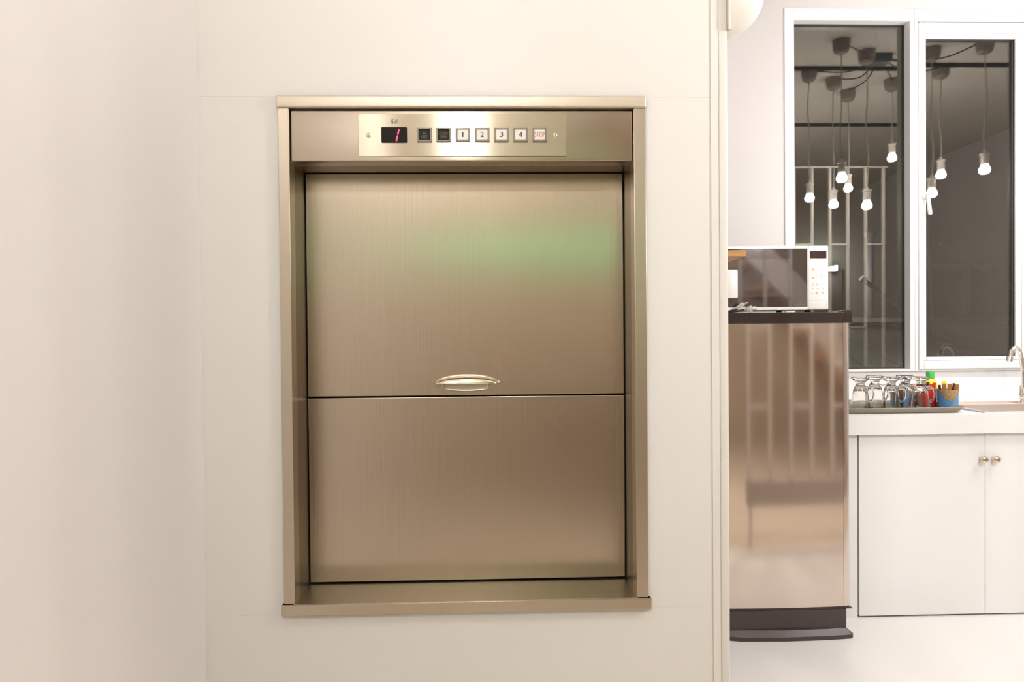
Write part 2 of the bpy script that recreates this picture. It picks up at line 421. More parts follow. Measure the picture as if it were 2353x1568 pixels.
bm = BM(); ring_frame(bm, 1.4975, 2.0868, 1.0000, 2.7320, .008, .008, .008, .008, YB+.0405, YB+.0465)
obj('gasket', bm, 'gasket', W1)
obj('pane', box(BM(), 1.4985, 2.0858, YB+.047, YB+.053, 1.0010, 2.7310), 'pane', W1, None)
W2 = struct('window_2', None, None, 'hinged white plastic window sash with a lever handle', ((2.11+2.73)/2, YB, WZ0))
bm = BM(); ring_frame(bm, 2.1075, WX1, WZ0, WZ1, .016, .020, .010, .060, YB-.006, YB+.05, .0012)
obj('window_frame', bm, 'pvc', W2)
bm = BM(); ring_frame(bm, 2.1240, 2.7150, 1.0005, 2.7180, .0230, .070, .0420, .0520, YB-.016, YB+.03, .003)
obj('sash', bm, 'pvc', W2)
bm = BM(); ring_frame(bm, 2.1475, 2.6445, 1.0430, 2.6655, .0140, .0280, .0180, .0250, YB-.011, YB+.02, .004)
obj('glazing_bead', bm, 'pvc', W2)
bm = BM(); ring_frame(bm, 2.1600, 2.6180, 1.0595, 2.6420, .0035, .0035, .0035, .0035, YB-.002, YB+.01)
obj('gasket', bm, 'gasket', W2)
obj('pane', box(BM(), 2.1560, 2.6200, YB+.014, YB+.020, 1.0570, 2.6440), 'pane', W2, None)
H = obj('handle_base', lathe(BM(), [(.013, 0), (.013, .008), (.010, .012), (.008, .020), (0, .021)], (2.148, YB-.016, 1.853), 20, 'y'), 'pvc', W2)
bm = BM(); prism(bm, [(2.1400, 1.868), (2.1560, 1.868), (2.1690, 1.768), (2.1665, 1.764), (2.1560, 1.764), (2.1535, 1.768)], YB-.046, YB-.036)
obj('lever', bm, 'pvc', W2)
obj('lever_hole', cyl(BM(), (2.1615, YB-.0465, 1.7725), (2.1615, YB-.045, 1.7725), .0028), 'ink', W2)

# ------------------------------------------------------------------ worktop, cabinet, sink, tap
CT = .8452; YC = 1.285
sx0, sx1, sy0, sy1 = 2.060, 2.82, 1.300, 1.665      # sink flange
bx0, bx1, by0, by1 = 2.110, 2.55, 1.335, 1.600      # bowl
bm = BM(); th = .0792; cf = 1.260
box(bm, 1.405, bx0, cf, YB-.004, CT-th, CT); box(bm, bx1, 3.6, cf, YB-.004, CT-th, CT)
box(bm, bx0, bx1, cf, by0, CT-th, CT); box(bm, bx0, bx1, by1, YB-.004, CT-th, CT)
bmesh.ops.remove_doubles(bm, verts=bm.verts, dist=1e-5)
tag(obj('worktop', bm, 'worktop', None, None), 'thick white kitchen worktop running under the windows', 'worktop')
CB = thing('base_cabinet', (2.06, 1.57, 0), 'white base cabinet with two plain doors under the worktop', 'cabinet')
bm = BM(); box(bm, 1.405, 1.5105, YC+.002, 1.80, 0, CT-th-.001, .001); box(bm, 1.5105, 2.60, YC+.022, 1.80, 0, CT-th-.001); box(bm, 2.60, 3.6, YC+.002, 1.8, 0, CT-th-.001)
obj('body', bm, 'white', CB, None)
obj('door_gap', box(BM(), 1.5105, 2.60, YC+.016, YC+.0215, .0005, CT-th-.002), 'gap', CB, None)
for a, b, kx in ((1.5170, 2.0502, 2.0352), (2.0528, 2.595, 2.0871)):
    d = obj('door', box(BM(), a, b, YC, YC+.016, .0065, CT-th-.004, .0012), 'white', CB)
    obj('knob', lathe(BM(), [(.0085, 0), (.0070, .004), (.0055, .010), (.0075, .015), (.0130, .019), (.0150, .025), (.0130, .031), (.007, .0345), (0, .0352)], (kx-.004, YC, .657), 24, 'y'), 'knob', d)
SK = thing('sink', (2.33, 1.48, CT), 'stainless steel inset sink beside the drinks tray', 'sink')
bm = BM(); ring_frame(bm, sx0, sx1, sy0, sy1, bx0-sx0, sx1-bx1, 0, 0, CT, CT+.003)
bm.free(); bm = BM()
box(bm, sx0, bx0, sy0, sy1, CT, CT+.003, .0012, 1); box(bm, bx1, sx1, sy0, sy1, CT, CT+.003, .0012, 1); box(bm, bx0, bx1, sy0, by0, CT, CT+.003, .0012, 1); box(bm, bx0, bx1, by1, sy1, CT, CT+.003, .0012, 1)
box(bm, sx0, sx0+.004, sy0, sy1, CT+.002, CT+.006, .0015); box(bm, sx0, sx1, sy1-.006, sy1, CT+.002, CT+.010, .0018)
obj('rim', bm, 'sink', SK)
bm = BM(); dz = .15
for (a, b, c, d, e, f_) in ((bx0+.0005, bx0+.002, by0+.0005, by1-.0005, CT-dz, CT+.0028), (bx1-.002, bx1-.0005, by0+.0005, by1-.0005, CT-dz, CT+.0028), (bx0+.0005, bx1-.0005, by0+.0005, by0+.002, CT-dz, CT+.0028), (bx0+.0005, bx1-.0005, by1-.002, by1-.0005, CT-dz, CT+.0028), (bx0+.0005, bx1-.0005, by0+.0005, by1-.0005, CT-dz-.002, CT-dz)):
    box(bm, a, b, c, d, e, f_)
obj('bowl', bm, 'sink', SK, None)
FX, FY = 2.497, 1.640
FA = thing('tap', (FX, FY, CT), 'chrome gooseneck kitchen tap standing behind the sink', 'tap')
obj('base', lathe(BM(), [(.022, 0), (.022, .006), (.017, .012), (.016, .050), (.018, .055), (.013, .070), (0, .071)], (FX, FY, CT+.003), 24), 'chrome', FA)
tube_pts = [(FX, FY, CT+.06), (FX, FY-.001, CT+.140), (FX-.008, FY-.004, CT+.185), (FX-.026, FY-.010, CT+.240), (FX-.046, FY-.015, CT+.264), (FX-.066, FY-.019, CT+.256), (FX-.078, FY-.021, CT+.232), (FX-.083, FY-.022, CT+.212)]
obj('spout', tube(BM(), tube_pts, .0105, 14), 'chrome', FA)
obj('nozzle', cyl(BM(), (FX-.081, FY-.0215, CT+.222), (FX-.086, FY-.0225, CT+.200), .0130, .0135), 'chrome', FA)
obj('lever', tube(BM(), [(FX-.012, FY-.008, CT+.030), (FX-.026, FY-.014, CT+.034), (FX-.029, FY-.016, CT+.06), (FX-.028, FY-.018, CT+.088)], lambda t: .010-.006*t, 10), 'chrome', FA)

# ------------------------------------------------------------------ tray with mugs and cups
TZ = CT+.001
TR = thing('serving_tray', (1.77, 1.46, TZ), 'flat olive grey serving tray on the worktop', 'tray')
tx0, tx1, ty0, ty1 = 1.44, 1.975, 1.322, 1.645
def tray_loop(e, z): return [(x, y, z) for x, y in rrect(tx0-e, tx1+e, ty0-e*.6, ty1+e*.6, .035)]
bm = BM(); loops = [tray_loop(-.004, TZ), tray_loop(0.004, TZ+.004), tray_loop(.022, TZ+.021), tray_loop(.026, TZ+.0225), tray_loop(.024, TZ+.0245), tray_loop(.020, TZ+.0235), tray_loop(.002, TZ+.0075), tray_loop(-.006, TZ+.0045)]
L = [[bm.verts.new(p) for p in l] for l in loops]
for A, B in zip(L[:-1], L[1:]):
    for k in range(len(A)): bm.faces.new((A[k], A[(k+1) % len(A)], B[(k+1) % len(A)], B[k]))
bm.faces.new(L[0][::-1]); bm.faces.new(L[-1]); bmesh.ops.recalc_face_normals(bm, faces=bm.faces)
obj('tray_body', bm, 'tray', TR)
TS = TZ+.0050
def mug(x, y, label, ang, h=1.0):
    t = thing('glass_mug', (x, y, TS), label, 'mug', 'upturned glass mugs on the tray')
    out = [(.0405, 0), (.0395, .004), (.0350, .040), (.0310, .070), (.0275, .090), (.0215, .104), (.0175, .112), (.0190, .122), (.0300, .131), (.0355, .136), (.0360, .140), (.0340, .1435)]
    inn = [(.0, .1400), (.016, .1425), (.030, .1435)][::-1]
    top = [(.0300, .1425), (.0200, .1390), (0, .1380)]
    inside = [(0, .100), (.012, .0985), (.0210, .092), (.0265, .080), (.0305, .058), (.0345, .026), (.0378, .004), (.0385, 0)]
    bm = BM(); lathe(bm, inside+out+top, (x, y, TS), 28)
    obj('bowl', bm, 'glass', t, 60)
    c, s = math.cos(ang), math.sin(ang)
    P = lambda r, z: (x+c*r, y+s*r, TS+z)
    obj('handle', tube(BM(), [P(.0235, .101), P(.040, .104), P(.052, .092), P(.056, .072), P(.052, .052), P(.043, .041), P(.0405, .0405), P(.0362, .046)], .0042, 10), 'glass', t, 60)
mug(1.586, 1.400, 'upturned clear glass mug nearest the fridge on the tray', -.9)
mug(1.694, 1.478, 'second upturned glass mug from the fridge, in the back row', -.95)
mug(1.716, 1.392, 'middle upturned glass mug of the five on the tray', -.9)
mug(1.8295, 1.478, 'upturned glass mug in front of the left blue cup, second from the red cup', -.95)
mug(1.842, 1.388, 'upturned glass mug nearest the red cup on the tray', -.9)
def cup(x, y, m, label, glaze=0.0, r=.0400, h=.082):
    t = thing('ceramic_cup', (x, y, TS), label, 'cup', 'glazed cups of sachets on the tray')
    pr = [(0, 0), (r*.90, 0), (r*.96, .004), (r, .03), (r*1.01, h-.002), (r*.99, h), (r*.93, h-.002), (r*.91, .03), (r*.86, .008), (0, .006)]
    obj('cup_body', lathe(BM(), pr, (x, y, TS), 36), m, t, 50)
    obj('rim_band', lathe(BM(), [(r*1.022, h-.007), (r*1.03, h-.002), (r*1.0, h+.0012), (r*.925, h-.0005), (r*.92, h-.010)], (x, y, TS), 36), 'clay', t, 50) if False else None
    bm = BM(); n, k_ = 36, 8; rows = []
    for j in range(k_+1):
        row = []
        for i in range(n+1):
            u = -1+2*i/n; a = -PI/2+glaze+u*1.15
            low = h-.006-.043*max(0, 1-abs(u)**1.6)-.003*math.sin(u*9)*(1-abs(u))
            z = h-.0005+(low-h)*j/k_; rr = r*1.01+.0016*(math.sin(PI*min(j/k_*1.0, 1)*.5+.6))
            row.append(bm.verts.new((x+rr*math.cos(a), y+rr*math.sin(a), TS+z)))
        rows.append(row)
    for A, B in zip(rows[:-1], rows[1:]):
        for i in range(n): bm.faces.new((A[i], A[i+1], B[i+1], B[i]))
    bmesh.ops.recalc_face_normals(bm, faces=bm.faces); bmesh.ops.solidify(bm, geom=bm.faces[:], thickness=.0014)
    obj('glaze_drip', bm, 'drip', t, 50)
    lathe_b = BM(); lathe(lathe_b, [(r*1.018, h-.006), (r*1.024, h-.002), (r*1.0, h+.001), (r*.935, h+.0005), (r*.925, h-.006)], (x, y, TS), 36, close=True)
    obj('rim_band', lathe_b, 'clay', t, 50)
    return t
cup(2.0015, 1.445, 'blue', 'blue cup with brown speckled glaze at the right end of the tray', -.32)
cup(1.952, 1.512, 'red', 'plain red cup of red sachets left of the blue cup on the tray', 2.6, .0385, .086)
cup(1.855, 1.558, 'blue', 'blue cup standing behind the upturned glass mugs', -.8)
cup(1.936, 1.600, 'red', 'red and brown cup behind the rightmost glass mug', -.5)
def sachet(x, y, m, lab, tilt, hgt, wid=.016, yaw_=0, z0=.02, grp='stick sachets standing in the cups'):
    bm = BM(); prof = [(-wid/2, -.0008), (-wid*.3, -.0035), (wid*.3, -.0035), (wid/2, -.0008), (wid/2, .0008), (wid*.3, .0035), (-wid*.3, .0035), (-wid/2, .0008)]
    prism(bm, prof, .006, hgt-.006, 'z')
    box(bm, -wid/2, wid/2, -.0007, .0007, hgt-.0065, hgt); box(bm, -wid/2, wid/2, -.0007, .0007, 0, .0065)
    Mx = Matrix.Translation((x, y, TS+z0)) @ Matrix.Rotation(yaw_, 4, 'Z') @ Matrix.Rotation(tilt, 4, 'Y')
    bmesh.ops.transform(bm, matrix=Mx, verts=bm.verts)
    tag(obj('stick_sachet', bm, m, None), lab, 'sachet', grp)
sachet(1.9385, 1.492, 'sdark', 'dark sachet at the left edge of the red cup', -.10, .085, .013)
sachet(1.9500, 1.488, 'sred', 'red sachet in the middle front of the red cup', .04, .084, .014)
sachet(1.9430, 1.506, 'swhite', 'white sachet behind the others in the red cup', -.03, .083, .010)
sachet(1.9640, 1.490, 'sred', 'bright red sachet at the right of the red cup', .08, .089, .016)
sachet(1.9560, 1.520, 'sdark', 'dark sachet at the back of the red cup', .06, .090, .014)
sachet(2.0240, 1.425, 'sbrown', 'brown sachet at the right front of the blue cup', .06, .086, .018)
sachet(1.9770, 1.455, 'sdark', 'dark sachet at the far left of the blue cup', -.08, .082, .012)
sachet(1.9850, 1.440, 'sbrown', 'brown sachet at the left in the blue cup', -.05, .088, .020)
sachet(2.0010, 1.432, 'sbrown', 'broad brown sachet at the front of the blue cup', .0, .088, .020)
sachet(2.0180, 1.445, 'sdark', 'dark brown sachet leaning right in the blue cup', .12, .090, .010)
sachet(1.9970, 1.460, 'yellow', 'yellow topped sachet at the back of the blue cup', -.02, .098, .022)
# bottle with green cap behind the red cup
bx, by = 2.0500, 1.640
BT = thing('squeeze_bottle', (bx, by, CT), 'yellow bottle with a green cap behind the red cup', 'bottle')
obj('bottle_body', lathe(BM(), [(0, 0), (.028, 0), (.030, .004), (.030, .090), (.028, .105), (.022, .116), (.0155, .122), (.0155, .126), (0, .126)], (bx, by, CT+.0005), 28), 'yellow', BT)
obj('cap', lathe(BM(), [(.0175, .1225), (.0178, .150), (.0165, .1545), (.011, .157), (0, .1575)], (bx, by, CT), 28), 'green', BT)
# black brush head standing in the left blue cup
BR = thing('cleaning_brush', (1.893, 1.566, TS+.03), 'small dark ribbed brush standing in the cup behind the mugs', 'brush')
obj('handle', cyl(BM(), (1.880, 1.560, TS+.010), (1.886, 1.560, TS+.085), .003), 'dkplastic', BR)
bm = BM()
for k in range(5):
    a = (k-2)*.16
    tube(bm, [(1.887+.001*k-.002, 1.560, TS+.080), (1.889+.5*a*.045, 1.557, TS+.102), (1.889+a*.05, 1.557, TS+.122)], lambda t: .0022+.0016*math.sin(PI*t), 8, 4)
obj('bristle_head', bm, 'dkplastic', BR)

# ------------------------------------------------------------------ fridge
fx0, fx1 = .845, 1.3925; fy = 1.118
FR = thing('fridge', ((fx0+fx1)/2, 1.35, 0), 'brushed steel single door fridge with dark brown top and foot', 'fridge')
obj('body', box(BM(), fx0+.006, fx1-.004, fy+.055, 1.70, .02, 1.262, .004), 'fside', FR)
bm = BM(); n = 24     # slightly bowed front
def bow(t): return fy-.0+.004*(2*t-1)**2
xs = [fx0+(1.3655-fx0)*i/n for i in range(n+1)]
poly = [(x, bow(i/n*.95)) for i, x in enumerate(xs)]+[(1.3655, fy+.05), (fx0, fy+.05)]
prism(bm, poly, .1165, 1.2265, 'z'); DR = obj('door', bm, 'fridge', FR, 40)
obj('door_edge_strip', prism(BM(), [(1.3662, bow(.95)), (1.3800, bow(.975)+.0006), (1.3880, bow(.99)+.0025), (1.3925, bow(1)+.008), (1.3925, fy+.05), (1.3662, fy+.05)], .1165, 1.2265, 'z'), 'fridge', FR, 40)
obj('top_cap', box(BM(), fx0-.003, fx1+.005, fy-.006, 1.70, 1.2270, 1.2700, .004), 'fdark', FR)
obj('cap_corner', box(BM(), 1.3655, fx1+.006, fy-.007, fy+.06, 1.2272, 1.2702, .003), 'fdark', FR)
obj('hinge_cover', prism(BM(), [(1.345, 1.2698), (1.395, 1.2698), (1.395, 1.2740), (1.388, 1.2765), (1.352, 1.2735)], fy-.002, fy+.06), 'fdark', FR)
obj('door_foot_lip', box(BM(), fx0, fx1+.002, fy-.002, fy+.05, .1100, .1160, .001), 'fdark', FR)
obj('kick_plate', box(BM(), fx0+.004, 1.3745, fy-.002, 1.66, .022, .1098, .004), 'fbase', FR)
poly = [(fx0-.004, fy+.0), (fx0+.1, fy-.026), (fx0+.28, fy-.034), (fx0+.45, fy-.029), (fx1-.008, fy-.020), (fx1+.003, fy-.010), (fx1+.003, fy+.06), (fx0-.004, fy+.06)]
bm = BM(); prism(bm, poly, .0005, .016, 'z')
top = [(x, y+.020 if y < fy else y) for x, y in poly]
low = [bm.verts.new((x, y, .016)) for x, y in poly]; hi = [bm.verts.new((min(x, 1.3745), y, .034)) for x, y in top]
for k in range(len(poly)): j = (k+1) % len(poly); bm.faces.new((low[k], low[j], hi[j], hi[k]))
bm.faces.new(hi); bmesh.ops.recalc_face_normals(bm, faces=bm.faces)
obj('foot', bm, 'fbase', FR, 20)

# ------------------------------------------------------------------ microwave
my = 1.132; mx0, mx1, mz0, mz1 = .855, 1.3145, 1.2790, 1.5290
MW = thing('microwave', ((mx0+mx1)/2, 1.32, 1.2705), 'white microwave oven with dark glass door on top of the fridge', 'microwave')
obj('body', box(BM(), mx0+.002, mx1-.003, my+.02, 1.50, mz0+.004, mz1-.002, .006), 'mww', MW)
bm = BM(); ring_frame(bm, mx0, 1.2325, mz0, mz1, .018, .001, .0115, .0110, my, my+.022, .0015)
DO = obj('door', bm, 'mww', MW)
obj('door_glass', box(BM(), mx0+.018, 1.2312, my+.0012, my+.014, mz0+.0115, mz1-.011), 'mwglass', DO, None)
obj('inner_window', box(BM(), mx0+.042, 1.1690, my+.0007, my+.0012, 1.331, 1.478), 'mwmesh', DO, None)
obj('handle', box(BM(), .905, .9470, my-.030, my-.014, 1.325, 1.436, .005, 3), 'mww', DO)
for z in (1.345, 1.412): obj('handle_post', box(BM(), .915, .935, my-.016, my+.003, z, z+.010, .001), 'mww', DO)
PN = obj('control_panel', box(BM(), 1.2335, mx1, my-.0005, my+.024, mz0, mz1, .0045, 3), 'mww', MW)
obj('display', box(BM(), 1.2405, 1.3060, my-.0012, my, 1.4775, 1.5085, .0004), 'mwdisp', PN)
yp = my-.0005
for z in (1.4360, 1.4038): obj('orange_key', cyl(BM(), (1.2532, yp-.0008, z), (1.2532, yp, z), .0050), 'orange', PN)
bm = BM()
def tick(x, z, w_, h_): box(bm, x-w_/2, x+w_/2, yp-.0003, yp+.0001, z-h_/2, z+h_/2)
for x in (1.2545, 1.2715, 1.2890):
    tick(x, 1.4640, .006, .0014); tick(x, 1.4575, .005, .003); tick(x, 1.4535, .007, .0012)
for z in (1.4425, 1.4110):
    tick(1.2680, z, .013, .0011); tick(1.2890, z, .013, .0011)
for i in range(6): tick(1.2700, 1.4390-.0042*i, .011, .0009); tick(1.2870, 1.4390-.0042*i, .008, .0009)
for i in range(3): tick(1.2660, 1.4060-.0040*i, .006, .0009); tick(1.2850, 1.4060-.0040*i, .007, .0009)
for x in (1.2540, 1.2680): tick(x, 1.3790, .004, .005); tick(x, 1.3735, .008, .0012)
tick(1.2950, 1.3800, .003, .003)
for x in (1.2530, 1.2710, 1.2900): tick(x, 1.3610, .008, .0020)
for x in (1.2490, 1.2900): tick(x, 1.3430, .008, .0014)
tick(1.2900, 1.3455, .007, .004)
obj('key_print', bm, 'greyp', PN, None)
obj('stop_print', cyl(BM(), (1.2665, yp-.0003, 1.3435), (1.2665, yp, 1.3435), .0042), 'redp', PN)
bm = BM(); ring_frame(bm, 1.2400, 1.3065, 1.2850, 1.3165, .0007, .0007, .0007, .0007, yp-.0004, yp+.0002)
obj('open_key', bm, 'greyp', PN, None)
bm = BM(); tick_y = my+.0010
for a, b in ((1.181, 1.196), (1.208, 1.225)): box(bm, a, b, tick_y-.0002, tick_y+.0004, 1.3000, 1.3022)
lathe(bm, [(.0052, 0), (.0052, .0002), (.0038, .0002), (.0038, 0)], (1.2020, tick_y+.0002, 1.3012), 16, 'y', close=True)
obj('door_print', bm, 'inkg', DO, None)
for x in (mx0+.05, mx1-.06): obj('foot', cyl(BM(), (x, my+.05, 1.2704), (x, my+.05, mz0+.006), .012), 'dark', MW); obj('foot', cyl(BM(), (x, 1.45, 1.2704), (x, 1.45, mz0+.006), .012), 'dark', MW)
# two loose mains plugs in front of the oven
def plug(loc, d, label, pins, r, cord):
    t = thing('power_plug', loc, label, 'plug', 'loose plugs on the fridge')
    q = Vector((0, 0, 1)).rotation_difference(Vector(d).normalized()).to_matrix().to_4x4(); Mx = Matrix.Translation(loc) @ q
    bm = BM(); lathe(bm, [(.0, -.030), (.004, -.030), (.005, -.020), (r*.8, -.014), (r, -.004), (r, 0), (r*.93, .0015), (0, .0015)], n=24)
    bmesh.ops.transform(bm, matrix=Mx, verts=bm.verts); obj('plug_body', bm, 'plug', t)
    for a, b in pins:
        bm = BM(); cyl(bm, (a, b, .001), (a, b, .019), .0022, n=12); bmesh.ops.transform(bm, matrix=Mx, verts=bm.verts); obj('pin', bm, 'brass', t)
    obj('cord', tube(BM(), cord, .0036, 10), 'cord', t)
plug((.996, 1.098, 1.2832), (.75, -.66, .08), 'round grey three pin plug lying before the white oven', ((-.006, .004), (.006, .004), (0, -.006)), .0125,
     [(.977, 1.114, 1.2815), (.960, 1.120, 1.278), (.94, 1.125, 1.2745), (.905, 1.124, 1.2740), (.87, 1.13, 1.274)])
plug((.966, 1.100, 1.3010), (.88, -.25, .45), 'second plug leaning up behind the round three pin plug', ((0, .005), (0, -.005)), .0095,
     [(.947, 1.107, 1.2845), (.930, 1.112, 1.279), (.915, 1.122, 1.2745), (.89, 1.121, 1.274), (.865, 1.121, 1.274)])

# ------------------------------------------------------------------ white domed fixture on the end of the wall
DF = thing('wall_fixture', (XE, .06, 1.93), 'white domed fixture on a back plate at the end of the wall', 'wall fixture')
obj('back_plate', prism(BM(), [(.08-.094, 1.860), (.08+.094, 1.860), (.08+.094, 2.07), (.08-.094, 2.07)], XE, XE+.006, 'x'), 'lampw', DF)
bm = BM(); lathe(bm, [(.092*math.cos(k*PI/28), .006+.104*math.sin(k*PI/28)) for k in range(15)], (XE, .08, 1.970), 48, 'x')
obj('dome', bm, 'lampw', DF, 60)

SH = thing('wall_shelf', (XE, .72, 1.415), 'oak shelf board jutting from the wall end before the microwave', 'shelf')
obj('board', box(BM(), XE, .7515, .50, .95, 1.4185, 1.4380, .001), 'wood', SH)
for y in (.60, .85): obj('bracket', prism(BM(), [(XE, 1.4185), (XE, 1.34), (XE+.01, 1.34), (XE+.10, 1.412), (XE+.10, 1.4185)], y-.008, y+.008), 'lampw', SH)

# ------------------------------------------------------------------ pendant lamps over the kitchen (seen mirrored in the panes)
ZP = CZ
pend = [  # x, y, bulb z, label
    (2.151, 1.16, 2.132, 'bare bulb pendant closest to the window, left of the cable box'),
    (2.394, 1.005, 1.992, 'low hanging bare bulb pendant right beside the cable box'),
    (2.170, .695, 2.100, 'leftmost bare bulb pendant in the mirrored cluster'),
    (2.415, .540, 2.085, 'lowest bare bulb pendant, second from the left in the mirrored cluster'),
    (2.644, .304, 2.249, 'bare bulb pendant with the rearmost ceiling cup of the left pane'),
    (2.845, .522, 2.418, 'short bare bulb pendant at the right edge of the left pane'),
    (2.785, .985, 2.058, 'bare bulb pendant mirrored beside the window handle'),
    (3.042, .690, 2.243, 'bare bulb pendant mirrored upper left in the right pane'),
    (3.038, 1.105, 2.178, 'rightmost bare bulb pendant mirrored in the right pane'),
]
BOX = (2.52, .93, CZ)
for i, (x, y, zb, lab) in enumerate(pend):
    t = thing('pendant_lamp', (x, y, zb-.04), lab, 'pendant lamp', 'bare bulb pendants over the kitchen')
    obj('ceiling_cup', lathe(BM(), [(.052, ZP-.0005), (.050, ZP-.040), (.043, ZP-.068), (.030, ZP-.080), (0, ZP-.082)], (x, y, 0), 24), 'cup', t)
    wob = [(x+random.uniform(-.012, .012), y+random.uniform(-.01, .01), ZP-.08-(ZP-.08-zb-.105)*k/4) for k in range(5)]
    wob[0] = (x, y, ZP-.075); wob[-1] = (x, y, zb+.108)
    obj('flex', tube(BM(), wob, .0036, 8, 5), 'cordw', t)
    obj('lamp_holder', lathe(BM(), [(0, zb+.120), (.006, zb+.118), (.010, zb+.104), (.026, zb+.098), (.027, zb+.088), (.021, zb+.084), (.022, zb+.040), (.020, zb+.034), (0, zb+.034)], (x, y, 0), 20), 'lampw', t)
    obj('bulb', lathe(BM(), [(0, zb+.034), (.016, zb+.033), (.024, zb+.018), (.031, zb), (.028, zb-.016), (.018, zb-.027), (0, zb-.031)], (x, y, 0), 16), 'bulb', t, 60)
    lamp_light('bulb_light', (x, y, zb), BULB_W, .026, t)
    d = Vector((BOX[0]-x, BOX[1]-y, 0)); sag = .03+.05*random.random()
    c = tube(BM(), [(x+d.x*.05, y+d.y*.05, ZP-.012), (x+d.x*.5+.03, y+d.y*.5, ZP-sag), (x+d.x*.93, y+d.y*.93, ZP-.02)], .004, 8, 8)
    obj('feed_cable', c, 'cord', t)
JB = thing('junction_box', BOX, 'grey cable junction box fixed on the ceiling among the pendants', 'junction box')
obj('box_body', box(BM(), BOX[0]-.06, BOX[0]+.06, BOX[1]-.05, BOX[1]+.05, CZ-.045, CZ-.001, .004), 'jbox', JB)
obj('box_lid', box(BM(), BOX[0]-.052, BOX[0]+.052, BOX[1]-.042, BOX[1]+.042, CZ-.052, CZ-.045, .003), 'jbox', JB)
for y, xe, lab in ((.745, XR-.01, 'dark ceiling rail crossing the pendant cluster'), (-.50, 3.6, 'dark ceiling rail further from the windows')):
    bm = BM(); box(bm, .9, xe, y-.014, y+.014, CZ-.022, CZ-.001, .003); tag(obj('ceiling_rail', bm, 'track', None), lab, 'ceiling rail')
# globe behind the camera, plus an added fill globe and ceiling dome
def dome_fill_lamp(x, y, r, lab, watt, m='dome'):
    t = thing('ceiling_fill_lamp', (x, y, CZ), lab, 'ceiling lamp', 'added fill lamps of the room')
    obj('lamp_base', lathe(BM(), [(0, CZ-.001), (r*1.1, CZ-.001), (r*1.1, CZ-.025), (0, CZ-.025)], (x, y, 0), 32), 'lampw', t)
    obj('diffuser', lathe(BM(), [(r, CZ-.026), (r*.97, CZ-.05), (r*.75, CZ-.085), (r*.4, CZ-.10), (0, CZ-.105)], (x, y, 0), 20), m, t, 60)
    lamp_light('lamp_light', (x, y, CZ-.065), watt, .035, t)
def globe_pendant(x, y, z, r, watt, lab):
    t = thing('globe_pendant', (x, y, z-r), lab, 'pendant lamp')
    obj('ceiling_cup', lathe(BM(), [(0, CZ-.001), (.05, CZ-.001), (.05, CZ-.03), (.03, CZ-.045), (0, CZ-.045)], (x, y, 0), 24), 'lampw', t)
    obj('flex', cyl(BM(), (x, y, z+r-.005), (x, y, CZ-.04), .004), 'cordw', t)
    obj('globe', lathe(BM(), [(r*math.cos(a*PI/12-PI/2), z+r*math.sin(a*PI/12-PI/2)) for a in range(13)], (x, y, 0), 20), 'globe', t, 60)
    lamp_light('globe_light', (x, y, z), watt, r*.85, t)
globe_pendant(-.150, -2.2, 2.45, .06, GLOBE_W, 'small lit white globe pendant hanging behind the viewer')
globe_pendant(1.75, -.62, 1.85, .10, SIDE_FILL_W, 'added fill light shaped as a white globe pendant before the slatted screen')  # added out of view to throw fill onto the left wall
dome_fill_lamp(-.1, -.75, .06, 'small added fill lamp on the ceiling in front of the steel hatch', DOME_FILL_W, 'globe')  # unseen extra lamp, added to brighten the hatch wall

# ------------------------------------------------------------------ slatted screen, stair and furniture (seen mirrored)
SC = thing('slatted_screen', (2.3, 0, 0), 'pale upright bar screen beside the kitchen opening', 'screen')
obj('bottom_rail', box(BM(), 1.37, 3.12, -.03, .03, .23, .37, .004), 'stair', SC)
for x in (1.39, 3.09): obj('foot_post', box(BM(), x-.008, x+.008, -.010, .010, 0, .23, .002), 'barw', SC)
obj('head_rail', box(BM(), 1.37, 3.12, -.012, .012, 2.47, 2.482, .002), 'barw', SC)
nb = 13
for k in range(nb):
    x = 1.38+.142*k
    obj('bar', box(BM(), x-.008, x+.008, -.012, .012, .37, 2.47, .002), 'barw', SC)
    if k < nb-1:
        for z in ((.776,) if k % 2 == 0 and k < 6 else ()) + ((1.22,) if k % 2 == 0 else (1.87,)) + ((1.01,) if k == 4 else ()):
            obj('crosspiece', box(BM(), x+.008, x+.134, -.010, .010, z-.008, z+.008, .002), 'barw', SC)
ST = thing('staircase', (2.4, -1.95, 0), 'open straight staircase with brown painted strings rising beside the room', 'staircase')
for y in (-1.62, -2.32):
    obj('string', prism(BM(), [(3.80, 0), (4.08, 0), (1.11, CZ-.01), (.83, CZ-.01)], y-.02, y+.02), 'stair', ST)
for k in range(14):
    z = .2+.195*k; x = 3.94-z
    obj('tread', box(BM(), x-.13, x+.13, -2.30, -1.64, z-.02, z+.02, .003), 'wood', ST)
TB = thing('round_table', (.85, -2.85, 0), 'dark round table at the back of the room', 'table')
obj('table_top', lathe(BM(), [(0, .70), (.42, .70), (.43, .715), (.42, .73), (0, .73)], (.85, -2.85, 0), 40), 'dark', TB)
obj('column', lathe(BM(), [(.035, .02), (.03, .10), (.03, .70)], (.85, -2.85, 0), 20), 'dark', TB)
obj('base', lathe(BM(), [(0, 0), (.25, 0), (.25, .012), (.05, .03), (0, .03)], (.85, -2.85, 0), 32), 'dark', TB)
GP = thing('light_panel', (.55, YR, 1.65), 'long green glowing panel on the tan wall', 'light panel')
obj('housing', box(BM(), -.50, 1.75, YR, YR+.05, 1.755, 1.915, .004), 'track', GP)
obj('diffuser', box(BM(), -.48, 1.73, YR+.05, YR+.056, 1.765, 1.905, .002), 'greenp', GP)

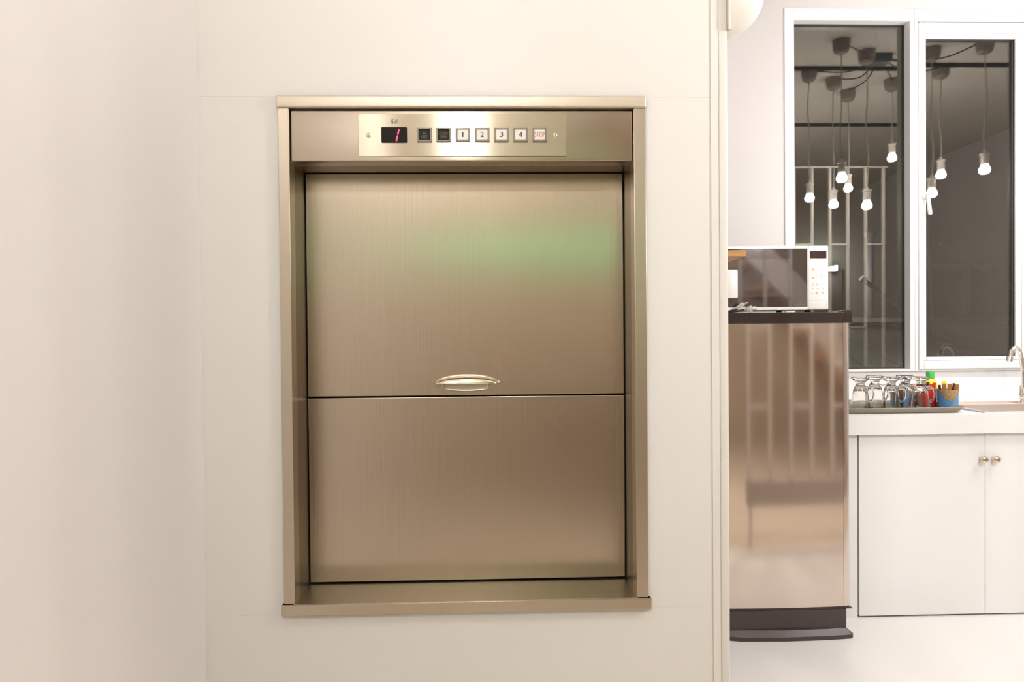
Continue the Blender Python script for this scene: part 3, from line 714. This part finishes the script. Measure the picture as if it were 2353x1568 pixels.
# ------------------------------------------------------------------ outside the windows, by night
DK = struct('deck', None, None, 'sloping boarded roof deck outside the windows', (3.9, 4, 1.0))
ang = math.radians(-19)
def dz_(y): return .985+.085*(y-2.05)
for k in range(44):
    c = Vector((.2+.20*k, 4.1, 0)); bm = BM(); box(bm, -.094, .094, -2.6, 2.4, -.02, 0, .004, 1)
    bmesh.ops.transform(bm, matrix=Matrix.Rotation(ang, 4, 'Z'), verts=bm.verts)
    for v in bm.verts:
        v.co.x += c.x; v.co.y += c.y; v.co.z += dz_(v.co.y)
    bmesh.ops.bisect_plane(bm, geom=bm.verts[:]+bm.edges[:]+bm.faces[:], plane_co=(0, 2.02, 0), plane_no=(0, -1, 0), clear_outer=True)
    if len(bm.verts) > 3: obj('deck_board', bm, 'deck', DK, None)
    else: bm.free()
FC = struct('wall_outside', box(BM(), 2.0, 8.6, 6.3, 6.5, 0, 5.6), 'facade', 'dim building facade across the deck')
for a, b, c, d in ((4.92, 5.55, 1.88, 1.95), (5.47, 5.55, 1.36, 1.88), (5.72, 5.80, 1.36, 1.95), (4.92, 4.99, 1.36, 1.88)):
    obj('frame_board', box(BM(), a, b, 6.26, 6.30, c, d), 'pipe', FC, None)
obj('dark_door', box(BM(), 3.65, 4.02, 6.22, 6.30, 1.34, 1.90, .004), 'facaded', FC, None)
FL = thing('flood_lamp', (3.80, 6.15, 1.90), 'bright outdoor flood lamp seen through the glass above a dark box', 'flood lamp')
obj('lamp_face', prism(BM(), [(3.76, 1.868), (3.90, 1.868), (3.90, 1.930), (3.76, 1.89)], 6.10, 6.13), 'flood', FL, None)
lamp_light('flood_light', (3.83, 6.02, 1.90), 5.0, .04, FL)
obj('lamp_housing', prism(BM(), [(3.75, 1.858), (3.91, 1.858), (3.91, 1.940), (3.75, 1.90)], 6.131, 6.20), 'facaded', FL, None)
def pole(name, lab, cat, a, b, r, m='pipe'):
    t = thing(name, a, lab, cat); obj('tube', cyl(BM(), a, b, r, n=14), m, t)
    for e in (a, b):
        d = (Vector(b)-Vector(a)).normalized()*.02; s_ = 1 if e == a else -1
        obj('collar', cyl(BM(), Vector(e)+d*s_*.2, Vector(e)+d*s_*2.2, r*1.4, n=14), m, t)
pole('drain_pipe', 'thick pale downpipe outside the left pane', 'pipe', (4.30, 6.15, 1.33), (4.30, 6.15, 2.3), .045)
pole('stay_pole', 'thin upright pole outside by the window handle', 'pole', (3.45, 3.75, 1.13), (3.40, 3.75, 2.2), .013)
pole('brace_bar', 'slanting brace bar outside the left pane', 'bar', (4.06, 5.9, 1.77), (4.60, 5.9, 1.34), .025)
pole('brace_bar', 'slanting brace bar outside the right pane', 'bar', (4.95, 5.9, 2.15), (6.0, 5.9, 1.50), .025)
CR = thing('low_table', (3.70, 4.9, dz_(4.9)), 'low dark round table standing on the outdoor deck', 'table')
obj('table_top', lathe(BM(), [(0, .05), (.36, .05), (.38, .06), (.36, .075), (0, .075)], (3.70, 4.9, dz_(4.9)-.035), 36), 'dark', CR)
obj('base', cyl(BM(), (3.70, 4.9, dz_(4.9)-.02), (3.70, 4.9, dz_(4.9)+.02), .12), 'dark', CR)
